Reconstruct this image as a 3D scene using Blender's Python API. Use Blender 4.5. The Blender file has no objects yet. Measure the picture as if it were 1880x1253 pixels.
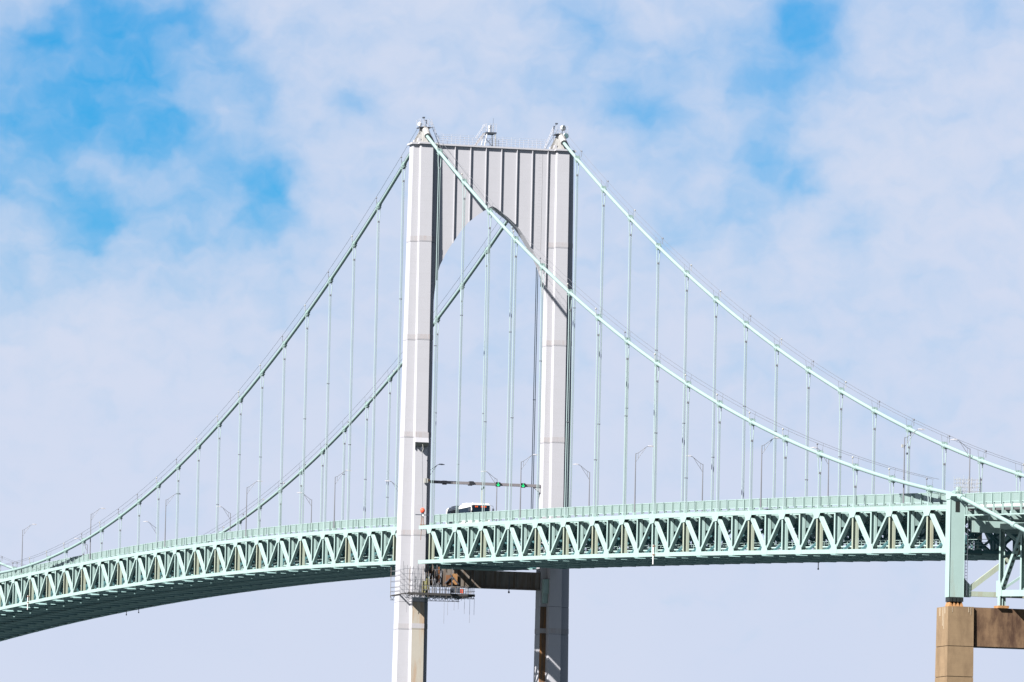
import bpy, math, random
from math import sin, cos, radians, sqrt, pi, exp
from mathutils import Vector, Matrix

random.seed(7)
sc = bpy.context.scene
col = sc.collection

# ------------------------------------------------------------------ camera
YAW, PITCH, ROLL = radians(15.28394), radians(4.83919), radians(1.25548)
cam_loc = Vector((969.2222, -261.7079, 3.0))
fw = Vector((-cos(YAW) * cos(PITCH), sin(YAW) * cos(PITCH), sin(PITCH)))
rt = Vector((sin(YAW), cos(YAW), 0.0))
up = rt.cross(fw)
r2 = rt * cos(ROLL) + up * sin(ROLL)
u2 = -rt * sin(ROLL) + up * cos(ROLL)
cd = bpy.data.cameras.new('camera')
cam = bpy.data.objects.new('camera', cd)
col.objects.link(cam)
M = Matrix((r2, u2, -fw)).transposed().to_4x4()
M.translation = cam_loc
cam.matrix_world = M
cd.sensor_width = 36.0
cd.lens = 36.0 * 14850.567 / 1880.0
cd.clip_start = 1.0
cd.clip_end = 30000.0
sc.camera = cam

# ------------------------------------------------------------------ light
SUN = Vector((0.385, -0.675, 0.630)).normalized()        # direction towards the sun
sun_el = math.asin(SUN.z)
sun_az = math.atan2(SUN.x, SUN.y)                         # clockwise from +Y
sd = bpy.data.lights.new('sun', 'SUN')
sd.energy = 5.0
sd.angle = radians(0.5)
sd.color = (1.0, 0.965, 0.915)
so = bpy.data.objects.new('sun', sd)
so.rotation_euler = SUN.to_track_quat('Z', 'Y').to_euler()
so.location = (0, -200, 300)
col.objects.link(so)

sc.view_settings.view_transform = 'Standard'
sc.view_settings.look = 'None'
sc.view_settings.gamma = 1.0
sc.view_settings.use_curve_mapping = False
sc.view_settings.exposure = 2.45

# ------------------------------------------------------------------ sky with thin broken cloud
world = bpy.data.worlds.new('World')
sc.world = world
world.use_nodes = True
nt = world.node_tree
nt.nodes.clear()
N = nt.nodes.new
L = nt.links.new


def wmath(op, a, b=None, c=None, clamp=False):
    n = N('ShaderNodeMath'); n.operation = op; n.use_clamp = clamp
    for i, v in enumerate((a, b, c)):
        if v is None: continue
        if isinstance(v, (int, float)): n.inputs[i].default_value = v
        else: L(v, n.inputs[i])
    return n.outputs[0]


# openings in the cloud: azimuth, elevation, radius (degrees), strength
GAPS = [(167.559, 6.992, 0.289, 1.0), (168.172, 6.744, 0.27, 0.8), (167.668, 6.72, 0.27, 1.0), (167.45, 6.533, 0.193, 0.9),
        (168.332, 6.239, 0.231, 0.9), (167.966, 6.269, 0.231, 0.6), (167.325, 6.19, 0.174, 1.0), (168.302, 5.855, 0.193, 1.0),
        (168.033, 5.901, 0.174, 0.6), (167.854, 5.694, 0.174, 0.8), (167.733, 5.524, 0.174, 1.0), (167.057, 7.083, 0.174, 0.9),
        (166.78, 6.859, 0.174, 0.9), (166.578, 6.556, 0.154, 0.8), (166.504, 5.903, 0.154, 0.8), (166.441, 5.712, 0.174, 0.9),
        (166.836, 6.029, 0.154, 0.6), (165.878, 6.477, 0.135, 0.6), (167.114, 6.273, 0.154, 0.5), (168.324, 5.238, 0.174, 0.6),
        (164.201, 7.035, 0.174, 0.7), (164.398, 7.166, 0.154, 0.7), (162.61, 7.085, 0.193, 1.1), (162.827, 7.246, 0.193, 1.0),
        (162.816, 6.715, 0.174, 1.0), (163.11, 6.864, 0.174, 0.7), (163.722, 6.428, 0.193, 0.8), (164.036, 6.557, 0.154, 0.7),
        (162.942, 6.212, 0.174, 1.1), (162.686, 5.985, 0.154, 0.9), (162.312, 5.664, 0.154, 0.5), (163.127, 5.746, 0.154, 0.4),
        (163.472, 5.546, 0.174, 0.4), (161.178, 6.068, 0.174, 0.4), (164.582, 6.7, 0.174, 0.5), (161.372, 7.22, 0.193, 0.5),
        (163.556, 6.817, 0.154, 0.3), (162.198, 6.803, 0.154, 0.35), (167.212, 5.576, 0.231, 0.3), (166.24, 6.989, 0.154, 0.2),
        (167.908, 7.021, 0.193, 0.6),
        (167.899, 6.675, 0.887, 0.58), (167.26, 5.922, 0.733, 0.44), (163.364, 6.936, 1.157, 0.21), (162.884, 6.213, 0.772, 0.18), (168.284, 5.162, 0.463, 0.38), (166.709, 5.589, 0.502, 0.33), (165.691, 6.771, 0.617, 0.13)]
tc = N('ShaderNodeTexCoord')
sep = N('ShaderNodeSeparateXYZ'); L(tc.outputs['Generated'], sep.inputs[0])


def wnoise(vec, scale, detail, rough=0.55, dist=0.0):
    n = N('ShaderNodeTexNoise'); n.inputs['Scale'].default_value = scale
    n.inputs['Detail'].default_value = detail; n.inputs['Roughness'].default_value = rough
    n.inputs['Distortion'].default_value = dist
    L(vec, n.inputs['Vector'])
    return n


warp = wnoise(tc.outputs['Generated'], 200.0, 3.0, 0.5)
wv = N('ShaderNodeVectorMath'); wv.operation = 'MULTIPLY_ADD'
L(warp.outputs['Color'], wv.inputs[0])
wv.inputs[1].default_value = (0.0060, 0.0060, 0.0060)
L(tc.outputs['Generated'], wv.inputs[2])
wsub = N('ShaderNodeVectorMath'); wsub.operation = 'SUBTRACT'
L(wv.outputs[0], wsub.inputs[0]); wsub.inputs[1].default_value = (0.0030, 0.0030, 0.0030)
wdir = wsub.outputs[0]
wsq = N('ShaderNodeVectorMath'); wsq.operation = 'MULTIPLY'          # cloud stretched along the horizon
L(wdir, wsq.inputs[0]); wsq.inputs[1].default_value = (1.0, 1.0, 1.55)
wlong = wsq.outputs[0]
gap = None
for az, el, rad, amp in GAPS:
    a, e = radians(az), radians(el)
    d = N('ShaderNodeVectorMath'); d.operation = 'DISTANCE'
    L(wdir, d.inputs[0]); d.inputs[1].default_value = (cos(e) * cos(a), cos(e) * sin(a), sin(e))
    q = wmath('DIVIDE', d.outputs['Value'], radians(rad * 1.25))
    q = wmath('MULTIPLY', q, q)
    q = wmath('MULTIPLY', q, -1.0)
    q = wmath('POWER', math.e, q)
    q = wmath('MULTIPLY', q, amp)
    gap = q if gap is None else wmath('ADD', gap, q)
gap = wmath('MINIMUM', gap, 1.6)
big = wnoise(tc.outputs['Generated'], 26.0, 4.0, 0.5)
fine = wnoise(wlong, 140.0, 4.0, 0.48)
wisp = wnoise(wlong, 300.0, 3.0, 0.5)
# thickness seen through the layer rises towards the horizon
low = wmath('DIVIDE', 0.078, wmath('ADD', wmath('ABSOLUTE', sep.outputs['Z']), 0.035))
den = wmath('ADD', low, 0.03)
den = wmath('MULTIPLY_ADD', big.outputs['Fac'], 0.55, den)
den = wmath('ADD', den, -0.275)
den = wmath('MULTIPLY_ADD', wmath('SUBTRACT', fine.outputs['Fac'], 0.5), 0.95, den)
den = wmath('MULTIPLY_ADD', wmath('SUBTRACT', wisp.outputs['Fac'], 0.5), 0.36, den)
den = wmath('MULTIPLY_ADD', gap, -0.58, den)
ss = N('ShaderNodeMapRange'); ss.interpolation_type = 'SMOOTHSTEP'
ss.inputs['From Min'].default_value = -0.95; ss.inputs['From Max'].default_value = 0.92
L(den, ss.inputs['Value'])

sky = N('ShaderNodeTexSky'); sky.sky_type = 'NISHITA'; sky.sun_disc = False
sky.sun_elevation = sun_el
sky.sun_rotation = sun_az
sky.air_density = 1.0; sky.dust_density = 0.3; sky.ozone_density = 3.0
SKY_S = 0.05
tint = N('ShaderNodeMix'); tint.data_type = 'RGBA'; tint.blend_type = 'MULTIPLY'
tint.inputs['Factor'].default_value = 1.0
L(sky.outputs['Color'], tint.inputs[6])
tint.inputs[7].default_value = (0.022, 0.262, 0.432, 1)
cl = N('ShaderNodeMix'); cl.data_type = 'RGBA'
L(big.outputs['Fac'], cl.inputs['Factor'])
k = 1.0 / SKY_S
cl.inputs[6].default_value = (0.1099 * k, 0.1255 * k, 0.1609 * k, 1)
cl.inputs[7].default_value = (0.1255 * k, 0.1349 * k, 0.1609 * k, 1)
mx = N('ShaderNodeMix'); mx.data_type = 'RGBA'
L(ss.outputs['Result'], mx.inputs['Factor'])
L(tint.outputs[2], mx.inputs[6])
L(cl.outputs[2], mx.inputs[7])
bg = N('ShaderNodeBackground'); bg.inputs['Strength'].default_value = SKY_S
L(mx.outputs[2], bg.inputs['Color'])
wo = N('ShaderNodeOutputWorld'); L(bg.outputs[0], wo.inputs['Surface'])


# ------------------------------------------------------------------ materials
def mat(name, c, rough=0.5, metal=0.0, var=0.10, streak=0.0, streak_col=(0.16, 0.07, 0.025), scale=0.6,
        emit=None, alpha=1.0, bump=0.0, spec=0.12, thr=0.62, lines=0.0, sscale=(2.2, 2.2, 0.16)):
    m = bpy.data.materials.new(name); m.use_nodes = True
    t = m.node_tree; b = t.nodes['Principled BSDF']
    b.inputs['Roughness'].default_value = rough
    b.inputs['Metallic'].default_value = metal
    b.inputs['Specular IOR Level'].default_value = spec
    b.inputs['Alpha'].default_value = alpha
    co = t.nodes.new('ShaderNodeTexCoord')
    n = t.nodes.new('ShaderNodeTexNoise'); n.inputs['Scale'].default_value = scale
    n.inputs['Detail'].default_value = 5.0; n.inputs['Roughness'].default_value = 0.6
    t.links.new(co.outputs['Object'], n.inputs['Vector'])
    r = t.nodes.new('ShaderNodeMix'); r.data_type = 'RGBA'
    r.inputs[6].default_value = (c[0] * (1 - var), c[1] * (1 - var), c[2] * (1 - var), 1)
    r.inputs[7].default_value = (min(1, c[0] * (1 + var)), min(1, c[1] * (1 + var)), min(1, c[2] * (1 + var)), 1)
    t.links.new(n.outputs['Fac'], r.inputs['Factor'])
    out = r.outputs[2]
    if streak > 0:
        mp = t.nodes.new('ShaderNodeMapping'); mp.inputs['Scale'].default_value = sscale
        t.links.new(co.outputs['Object'], mp.inputs['Vector'])
        n2 = t.nodes.new('ShaderNodeTexNoise'); n2.inputs['Scale'].default_value = 1.0
        n2.inputs['Detail'].default_value = 6.0; n2.inputs['Roughness'].default_value = 0.68
        t.links.new(mp.outputs['Vector'], n2.inputs['Vector'])
        mr = t.nodes.new('ShaderNodeMapRange')
        mr.inputs['From Min'].default_value = thr - 0.10; mr.inputs['From Max'].default_value = thr + 0.14
        t.links.new(n2.outputs['Fac'], mr.inputs['Value'])
        ml = t.nodes.new('ShaderNodeMath'); ml.operation = 'MULTIPLY'; ml.inputs[1].default_value = streak
        t.links.new(mr.outputs['Result'], ml.inputs[0])
        s = t.nodes.new('ShaderNodeMix'); s.data_type = 'RGBA'
        t.links.new(ml.outputs[0], s.inputs['Factor'])
        t.links.new(out, s.inputs[6]); s.inputs[7].default_value = (*streak_col, 1)
        out = s.outputs[2]
    if lines > 0:                                         # plate seams or board marks every `lines` metres of height
        sx = t.nodes.new('ShaderNodeSeparateXYZ'); t.links.new(co.outputs['Object'], sx.inputs[0])
        m1 = t.nodes.new('ShaderNodeMath'); m1.operation = 'DIVIDE'; m1.inputs[1].default_value = lines
        t.links.new(sx.outputs['Z'], m1.inputs[0])
        m2 = t.nodes.new('ShaderNodeMath'); m2.operation = 'FRACT'; t.links.new(m1.outputs[0], m2.inputs[0])
        m3 = t.nodes.new('ShaderNodeMath'); m3.operation = 'LESS_THAN'; m3.inputs[1].default_value = 0.07
        t.links.new(m2.outputs[0], m3.inputs[0])
        m4 = t.nodes.new('ShaderNodeMath'); m4.operation = 'MULTIPLY'
        t.links.new(m3.outputs[0], m4.inputs[0]); t.links.new(n.outputs['Fac'], m4.inputs[1])
        m5 = t.nodes.new('ShaderNodeMath'); m5.operation = 'MULTIPLY'; m5.inputs[1].default_value = 0.20
        t.links.new(m4.outputs[0], m5.inputs[0])
        lx = t.nodes.new('ShaderNodeMix'); lx.data_type = 'RGBA'
        t.links.new(m5.outputs[0], lx.inputs['Factor']); t.links.new(out, lx.inputs[6])
        lx.inputs[7].default_value = (*streak_col, 1)
        out = lx.outputs[2]
    t.links.new(out, b.inputs['Base Color'])
    if emit:
        b.inputs['Emission Color'].default_value = (*emit[0], 1)
        b.inputs['Emission Strength'].default_value = emit[1]
    if bump > 0:
        bp = t.nodes.new('ShaderNodeBump'); bp.inputs['Strength'].default_value = bump
        t.links.new(n.outputs['Fac'], bp.inputs['Height'])
        t.links.new(bp.outputs['Normal'], b.inputs['Normal'])
    return m


GREEN = (0.134, 0.184, 0.176)
m_green = mat('green_steel_paint', GREEN, 0.65, var=0.12, streak=0.5, streak_col=(0.10, 0.075, 0.045), thr=0.66)
m_under_shade = mat('shade_darkened_underside_paint', (0.034, 0.082, 0.090), 0.7, var=0.2)  # green paint darkened and blued to carry the shade under the deck
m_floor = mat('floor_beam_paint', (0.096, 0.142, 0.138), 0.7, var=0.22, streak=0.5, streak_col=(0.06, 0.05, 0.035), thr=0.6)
m_lateral = mat('lateral_brace_paint', (0.085, 0.135, 0.135), 0.7, var=0.2)  # laterals darkened too, underside shade put into the colour
m_green_stain = mat('stained_green_paint', (0.138, 0.158, 0.130), 0.65, var=0.12, streak=0.45, streak_col=(0.12, 0.08, 0.035), thr=0.58)
m_cable = mat('cable_paint', (0.108, 0.152, 0.146), 0.45, var=0.06)
m_rope = mat('hanger_rope_paint', (0.116, 0.150, 0.152), 0.55, var=0.10)
m_rail = mat('railing_mesh_paint', (0.112, 0.152, 0.146), 0.6, var=0.08, alpha=0.75)
m_grey = mat('grey_tower_paint', (0.182, 0.182, 0.197), 0.6, lines=1.52, var=0.045, streak=0.10, streak_col=(0.15, 0.145, 0.145), thr=0.62)
m_grey_stain = mat('rust_stained_tower_paint', (0.172, 0.160, 0.138), 0.6, var=0.08, streak=0.75, streak_col=(0.15, 0.075, 0.028), thr=0.56)
m_arm_rust = mat('rusted_arm_paint', (0.062, 0.042, 0.030), 0.7, var=0.4, streak=0.9, streak_col=(0.20, 0.085, 0.02), thr=0.55)
m_beam_stain_shade = mat('stained_shade_darkened_beam_paint', (0.085, 0.08, 0.075), 0.6, var=0.2, streak=0.8, streak_col=(0.05, 0.03, 0.018), thr=0.5)  # base darkened for the deck's shadow; the streaks are stains
m_splice = mat('bolted_splice_paint', (0.172, 0.167, 0.176), 0.6, var=0.13, streak=0.4, streak_col=(0.15, 0.10, 0.08), scale=6.0, thr=0.60)
m_saddle = mat('weathered_saddle_paint', (0.150, 0.148, 0.146), 0.65, var=0.35, scale=3.0, streak=0.5, streak_col=(0.07, 0.063, 0.055), thr=0.56)
m_dark = mat('dark_steel', (0.03, 0.035, 0.045), 0.55)
m_rust = mat('rusted_steel', (0.085, 0.04, 0.02), 0.8, var=0.5, scale=2.0)
m_lamp = mat('galvanised_lamp_steel', (0.075, 0.078, 0.088), 0.55, metal=0.1)
m_wire = mat('wire_rope', (0.075, 0.078, 0.088), 0.5, metal=0.4)
m_rail_white = mat('weathered_rail_paint', (0.185, 0.185, 0.20), 0.6)
m_gantry = mat('dull_gantry_steel', (0.085, 0.08, 0.085), 0.6, var=0.15)
m_white = mat('white_paint', (0.30, 0.30, 0.30), 0.45, var=0.04)
m_asphalt = mat('asphalt', (0.04, 0.04, 0.042), 0.85, var=0.2)
m_conc = mat('brown_concrete', (0.104, 0.072, 0.043), 0.85, var=0.24, scale=1.1, lines=0.42, streak=0.45, streak_col=(0.045, 0.028, 0.017), thr=0.55, bump=0.12, sscale=(0.7, 0.7, 0.22))
m_conc_beam = mat('stained_brown_concrete', (0.088, 0.055, 0.032), 0.85, var=0.3, scale=1.4, lines=0.62, streak=0.95, streak_col=(0.028, 0.015, 0.01), thr=0.50, bump=0.12, sscale=(0.8, 0.8, 0.26))
m_conc_dark = mat('concrete_joint', (0.04, 0.027, 0.018), 0.9)
m_bearing_hole_shade = mat('black_bearing_and_hole_shade', (0.010, 0.012, 0.012), 0.5)  # bearing steel, and the painted dark of openings and holes
m_orange = mat('orange_rust_primer', (0.15, 0.078, 0.034), 0.75, var=0.7, scale=3.0)
m_red = mat('red_hoist_paint', (0.36, 0.045, 0.025), 0.45)
m_glass = mat('bus_glass', (0.004, 0.008, 0.014), 0.35, spec=0.02)
m_glass_blue = mat('bus_blue_panel', (0.006, 0.020, 0.045), 0.35, spec=0.02)
m_amber = mat('amber_display', (0.10, 0.02, 0.005), 0.5, emit=((1.0, 0.12, 0.015), 0.14))
m_signal = mat('green_signal_light', (0.0, 0.05, 0.02), 0.5, emit=((0.03, 0.85, 0.26), 0.26))
m_signal_box = mat('signal_housing', (0.012, 0.013, 0.016), 0.5)
m_rubber = mat('tyre_rubber', (0.02, 0.02, 0.02), 0.8)
m_yellow = mat('yellow_netting', (0.13, 0.125, 0.05), 0.7)
m_plank = mat('scaffold_plank', (0.022, 0.021, 0.021), 0.8, var=0.3, scale=2)
m_scaf = mat('weathered_scaffold_steel', (0.075, 0.06, 0.05), 0.7, var=0.4, scale=2)
m_runoff = mat('lime_runoff', (0.165, 0.135, 0.10), 0.85, var=0.3, scale=4.0)
m_cage = mat('pale_cage_wire', (0.150, 0.150, 0.142), 0.65)


# ------------------------------------------------------------------ mesh helpers
class MB:
    def __init__(s): s.v = []; s.f = []

    def _add(s, vs, fs):
        o = len(s.v); s.v += [tuple(v) for v in vs]; s.f += [tuple(i + o for i in f) for f in fs]

    def box(s, a, b):
        x0, y0, z0 = a; x1, y1, z1 = b
        s._add([(x0, y0, z0), (x1, y0, z0), (x1, y1, z0), (x0, y1, z0), (x0, y0, z1), (x1, y0, z1), (x1, y1, z1), (x0, y1, z1)],
               [(0, 3, 2, 1), (4, 5, 6, 7), (0, 1, 5, 4), (1, 2, 6, 5), (2, 3, 7, 6), (3, 0, 4, 7)])
        return s

    def cbox(s, c, d):
        return s.box([c[i] - d[i] / 2 for i in range(3)], [c[i] + d[i] / 2 for i in range(3)])

    def beam(s, p, q, wd, ht, side=(0, 1, 0)):
        """box from p to q; wd along `side`, ht across it"""
        p, q = Vector(p), Vector(q); t = (q - p).normalized(); sd_ = Vector(side)
        sd_ = (sd_ - t * sd_.dot(t)).normalized(); n = t.cross(sd_).normalized()
        a, b = sd_ * wd / 2, n * ht / 2
        vs = [p - a - b, p + a - b, p + a + b, p - a + b, q - a - b, q + a - b, q + a + b, q - a + b]
        s._add(vs, [(0, 1, 2, 3), (7, 6, 5, 4), (0, 4, 5, 1), (1, 5, 6, 2), (2, 6, 7, 3), (3, 7, 4, 0)])
        return s

    def tube(s, pts, r, n=6, closed=True):
        pts = [Vector(p) for p in pts]; o = len(s.v)
        rr = r if isinstance(r, (list, tuple)) else [r] * len(pts)
        ref = Vector((0, 0, 1))
        for i, p in enumerate(pts):
            t = (pts[min(i + 1, len(pts) - 1)] - pts[max(i - 1, 0)]).normalized()
            rf = ref if abs(t.dot(ref)) < 0.95 else Vector((1, 0, 0))
            a = t.cross(rf).normalized(); b = t.cross(a).normalized()
            for k_ in range(n):
                an = 2 * pi * k_ / n
                s.v.append(tuple(p + (a * cos(an) + b * sin(an)) * rr[i]))
        for i in range(len(pts) - 1):
            for k_ in range(n):
                k2 = (k_ + 1) % n
                s.f.append((o + i * n + k_, o + i * n + k2, o + (i + 1) * n + k2, o + (i + 1) * n + k_))
        if closed:
            s.f.append(tuple(o + k_ for k_ in reversed(range(n))))
            s.f.append(tuple(o + (len(pts) - 1) * n + k_ for k_ in range(n)))
        return s

    def prism(s, poly0, poly1):
        """two matching loops of 3D points, capped"""
        n = len(poly0)
        s._add(list(poly0) + list(poly1), [tuple(reversed(range(n))), tuple(range(n, 2 * n))] +
               [(i, (i + 1) % n, n + (i + 1) % n, n + i) for i in range(n)])
        return s

    def plate_xz(s, pts, y0, y1):
        return s.prism([(x, y0, z) for x, z in pts], [(x, y1, z) for x, z in pts])

    def plate_yz(s, pts, x0, x1):
        return s.prism([(x0, y, z) for y, z in pts], [(x1, y, z) for y, z in pts])

    def ball(s, c, r, n=10, m=6, sz=1.0):
        pts = []; rr = []
        for i in range(m + 1):
            a = pi * i / m
            pts.append((c[0], c[1], c[2] + cos(a) * r * sz)); rr.append(max(0.001, sin(a) * r))
        return s.tube(pts, rr, n)

    def build(s, name, m, parent=None, smooth=False, fix=True):
        me = bpy.data.meshes.new(name)
        org = Vector(parent['org']) if parent is not None else Vector((0, 0, 0))
        me.from_pydata([tuple(Vector(v) - org) for v in s.v], [], s.f)
        me.materials.append(m)
        if fix:
            import bmesh
            bm = bmesh.new(); bm.from_mesh(me)
            bmesh.ops.recalc_face_normals(bm, faces=bm.faces)
            bm.to_mesh(me); bm.free()
        if smooth:
            for p in me.polygons: p.use_smooth = True
        o = bpy.data.objects.new(name, me); col.objects.link(o)
        if parent is not None:
            o.parent = parent
            o['org'] = parent['org']
        return o


def thing(name, loc, label, cat, group=None):
    o = bpy.data.objects.new(name, None); col.objects.link(o)
    o.location = loc; o['org'] = tuple(loc); o['label'] = label; o['category'] = cat
    o.empty_display_size = 0.5
    if group: o['group'] = group
    return o


def structure(o):
    o['kind'] = 'structure'; return o


ORD = ('first second third fourth fifth sixth seventh eighth ninth tenth eleventh twelfth thirteenth fourteenth fifteenth '
       'sixteenth seventeenth eighteenth nineteenth twentieth twenty-first twenty-second twenty-third twenty-fourth '
       'twenty-fifth twenty-sixth twenty-seventh twenty-eighth twenty-ninth thirtieth').split()

# ------------------------------------------------------------------ bridge geometry
W = 8.8416
P = 12.192
DT = 64.283
XB = 211.5                       # cable bent
XW = -375.0                      # where the modelled part of the main span stops, outside the frame


def deck(x):                     # centre of the top chord
    t = x / 100.0
    return DT + (-4.296 * t - 0.8838 * t * t if x < 0 else -3.889 * t - 0.2361 * t * t)


HC, ZM, ZB, SAG = 113.723, 70.760, 56.527, 7.8389


def cable_z(x):
    if x < 0:
        return ZM + (HC - ZM) * ((x + 243.84) / 243.84) ** 2
    if x <= XB:
        t = x / 209.245
        return HC + (ZB - HC) * t - 4 * SAG * t * (1 - t)
    return cable_z(XB) - 0.221 * (x - XB)


TH = 4.272                       # truss depth
side_top = [8.08 + P * i for i in range(17)]
main_top = [-(9.546 + P * i) for i in range(30)]

# ------------------------------------------------------------------ water
wm = bpy.data.materials.new('bay_water'); wm.use_nodes = True
wb = wm.node_tree.nodes['Principled BSDF']
wb.inputs['Base Color'].default_value = (0.012, 0.035, 0.045, 1)
wb.inputs['Roughness'].default_value = 0.18
wn = wm.node_tree.nodes.new('ShaderNodeTexNoise'); wn.inputs['Scale'].default_value = 0.35
wn.inputs['Detail'].default_value = 6
wc = wm.node_tree.nodes.new('ShaderNodeTexCoord')
wm.node_tree.links.new(wc.outputs['Object'], wn.inputs['Vector'])
wbp = wm.node_tree.nodes.new('ShaderNodeBump'); wbp.inputs['Strength'].default_value = 0.6
wbp.inputs['Distance'].default_value = 0.6
wm.node_tree.links.new(wn.outputs['Fac'], wbp.inputs['Height'])
wm.node_tree.links.new(wbp.outputs['Normal'], wb.inputs['Normal'])
b = MB(); b._add([(-14000, -14000, 0), (14000, -14000, 0), (14000, 14000, 0), (-14000, 14000, 0)], [(0, 1, 2, 3)])
structure(b.build('water', wm))

# ------------------------------------------------------------------ tower
tower = thing('bridge_tower', (0, 0, 0), 'tall pale grey steel portal tower with arched top strut', 'bridge tower')
ZT = 112.0


def leg_section(z, s, grow=0.0):
    t = (ZT - z) / 60.0
    ha = 0.95 + 0.22 * t + grow            # half depth of the side arms
    hc = 1.75 + 0.80 * t + grow            # half depth of the centre
    c0, c1 = 8.02 - grow, 9.58 + grow      # centre box
    i0 = 7.38 - 0.16 * t - grow
    o1 = 10.36 + 0.58 * t + grow
    pts = [(-ha, i0), (-ha, c0), (-hc, c0), (-hc, c1), (-ha, c1), (-ha, o1), (ha, o1), (ha, c1), (hc, c1), (hc, c0), (ha, c0), (ha, i0)]
    return [(x, s * o, z) for x, o in pts]


seams = [112.0, 99.81, 87.54, 75.42, 63.2, 55.0, 51.6, 39.4, 27.2, 15.0, 6.0]
for s in (-1, 1):
    for i in range(len(seams) - 1):
        z1, z0 = seams[i], seams[i + 1]
        sg = MB().prism(leg_section(z0 + 0.02, s), leg_section(z1 - 0.02, s)).build('leg_segment', m_grey, tower)
        if z1 < 60:
            # rust washed down from the deck bearings: the outer side-span face, and the inner arm of the far leg
            sg.data.materials.append(m_grey_stain); sg.data.materials.append(m_arm_rust)
            for p_ in sg.data.polygons:
                n_ = p_.normal; cy = p_.center.y * s
                if n_.x > 0.7 and s < 0 and 8.0 < cy < 9.6: p_.material_index = 1
                if n_.x > 0.7 and s > 0 and cy < 8.0: p_.material_index = 2
    MB().prism(leg_section(6.0, s, -0.06), leg_section(111.9, s, -0.06)).build('leg_core', m_dark, tower)
    for z in [q_ for q_ in seams[1:-1] if q_ != 55.0]:
        MB().prism(leg_section(z + 0.12, s, 0.014), leg_section(z + 0.72, s, 0.014)).build('splice_plate', m_splice, tower)
    # stepped cap plate
    MB().prism(leg_section(112.0, s, 0.26), leg_section(112.22, s, 0.26)).build('cap_plate', m_grey, tower)
    # saddle housing
    b = MB()
    yc = s * 8.8
    b.prism([(-1.4, yc - 0.55, 112.22), (1.4, yc - 0.55, 112.22), (1.4, yc + 0.55, 112.22), (-1.4, yc + 0.55, 112.22)],
            [(-0.8, yc - 0.36, 113.65), (0.8, yc - 0.36, 113.65), (0.8, yc + 0.36, 113.65), (-0.8, yc + 0.36, 113.65)])
    for dx in (-1.2, -0.6, 0.0, 0.6, 1.2):
        b.prism([(dx - .05, yc - 1.15, 112.22), (dx + .05, yc - 1.15, 112.22), (dx + .05, yc + 1.15, 112.22), (dx - .05, yc + 1.15, 112.22)],
                [(dx * .6 - .05, yc - .55, 113.6), (dx * .6 + .05, yc - .55, 113.6), (dx * .6 + .05, yc + .55, 113.6), (dx * .6 - .05, yc + .55, 113.6)])
    b.tube([(-1.9, yc, 113.0), (-1.0, yc, 113.75), (0, yc, 114.05), (1.0, yc, 113.75), (1.9, yc, 113.0)], 0.42, 10)
    b.build('saddle_housing', m_saddle, tower)
    # platform and hand rails over the saddle
    b = MB()
    b.box((-0.9, yc - 0.75, 114.15), (0.9, yc + 0.75, 114.25))
    pl = b.build('saddle_platform', m_dark, tower)
    b = MB()
    for yy in (-0.75, -.25, 0.25, 0.75):
        for xx in (-0.9, 0.9):
            b.tube([(xx, yc + yy, 114.2), (xx, yc + yy, 115.2)], 0.02, 5)
    for zz in (114.55, 114.87, 115.2):
        b.tube([(-0.9, yc - .75, zz), (0.9, yc - .75, zz), (0.9, yc + .75, zz), (-0.9, yc + .75, zz), (-0.9, yc - .75, zz)], 0.014, 5)
    # ladder rails from the cap up to the platform, on the strut side
    for xx in (-0.35, 0.35):
        b.tube([(xx, yc - s * 2.0, 112.3), (xx, yc - s * 0.85, 115.1)], 0.035, 5)
    for k_ in range(7):
        f_ = k_ / 7
        b.tube([(-0.35, yc - s * (2.0 - 1.15 * f_), 112.4 + 2.7 * f_), (0.35, yc - s * (2.0 - 1.15 * f_), 112.4 + 2.7 * f_)], 0.03, 4)
    b.build('saddle_guard_rail', m_rail_white, tower)
    for q_ in range(2):
        MB().box((-1.5 + 2.1 * q_, yc - 1.0, 112.22), (-0.9 + 2.1 * q_, yc - 0.7, 112.75)).build('equipment_box', m_grey, tower)

# arched strut
ARCH = [(0, 0), (0.5, 0.22), (1.0, .58), (2.0, 1.28), (3.1, 2.18), (4.0, 3.3), (4.9, 4.65), (5.5, 5.55), (6.0, 6.45), (6.6, 7.7), (6.9, 8.75),
        (7.1, 9.95), (7.25, 11.3), (7.36, 13.2), (7.44, 15.2)]
APEX = 104.72


def arch_z(y):
    y = abs(y)
    for (a, za), (c, zc) in zip(ARCH, ARCH[1:]):
        if y <= c: return APEX - (za + (zc - za) * (y - a) / (c - a))
    return APEX - ARCH[-1][1]


edges = [-7.44, -7.0, -5.0, -3.0, -1.0, 1.0, 3.0, 5.0, 7.0, 7.44]
for a, c in zip(edges, edges[1:]):
    g = 0.006
    ys = sorted({a + g, c - g} | {s_ * y for y, _ in ARCH for s_ in (-1, 1) if a + g < s_ * y < c - g} | {a + (c - a) * i / 6 for i in range(1, 6)})
    MB().plate_yz([(y, 111.98) for y in reversed(ys)] + [(y, arch_z(y)) for y in ys], -0.93, 0.93).build('strut_panel', m_grey, tower)
for y in (-7.0, -5.0, -3.0, -1.0, 1.0, 3.0, 5.0, 7.0):
    for x0, x1 in ((0.9, 1.14), (-1.14, -0.9)):
        MB().box((x0, y - 0.045, arch_z(abs(y) + .045) + 0.02), (x1, y + 0.045, 111.98)).build('strut_rib', m_grey, tower)
MB().box((-1.2, -7.05, 112.0), (1.2, 7.05, 112.2)).build('strut_cap', m_grey, tower)
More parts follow.
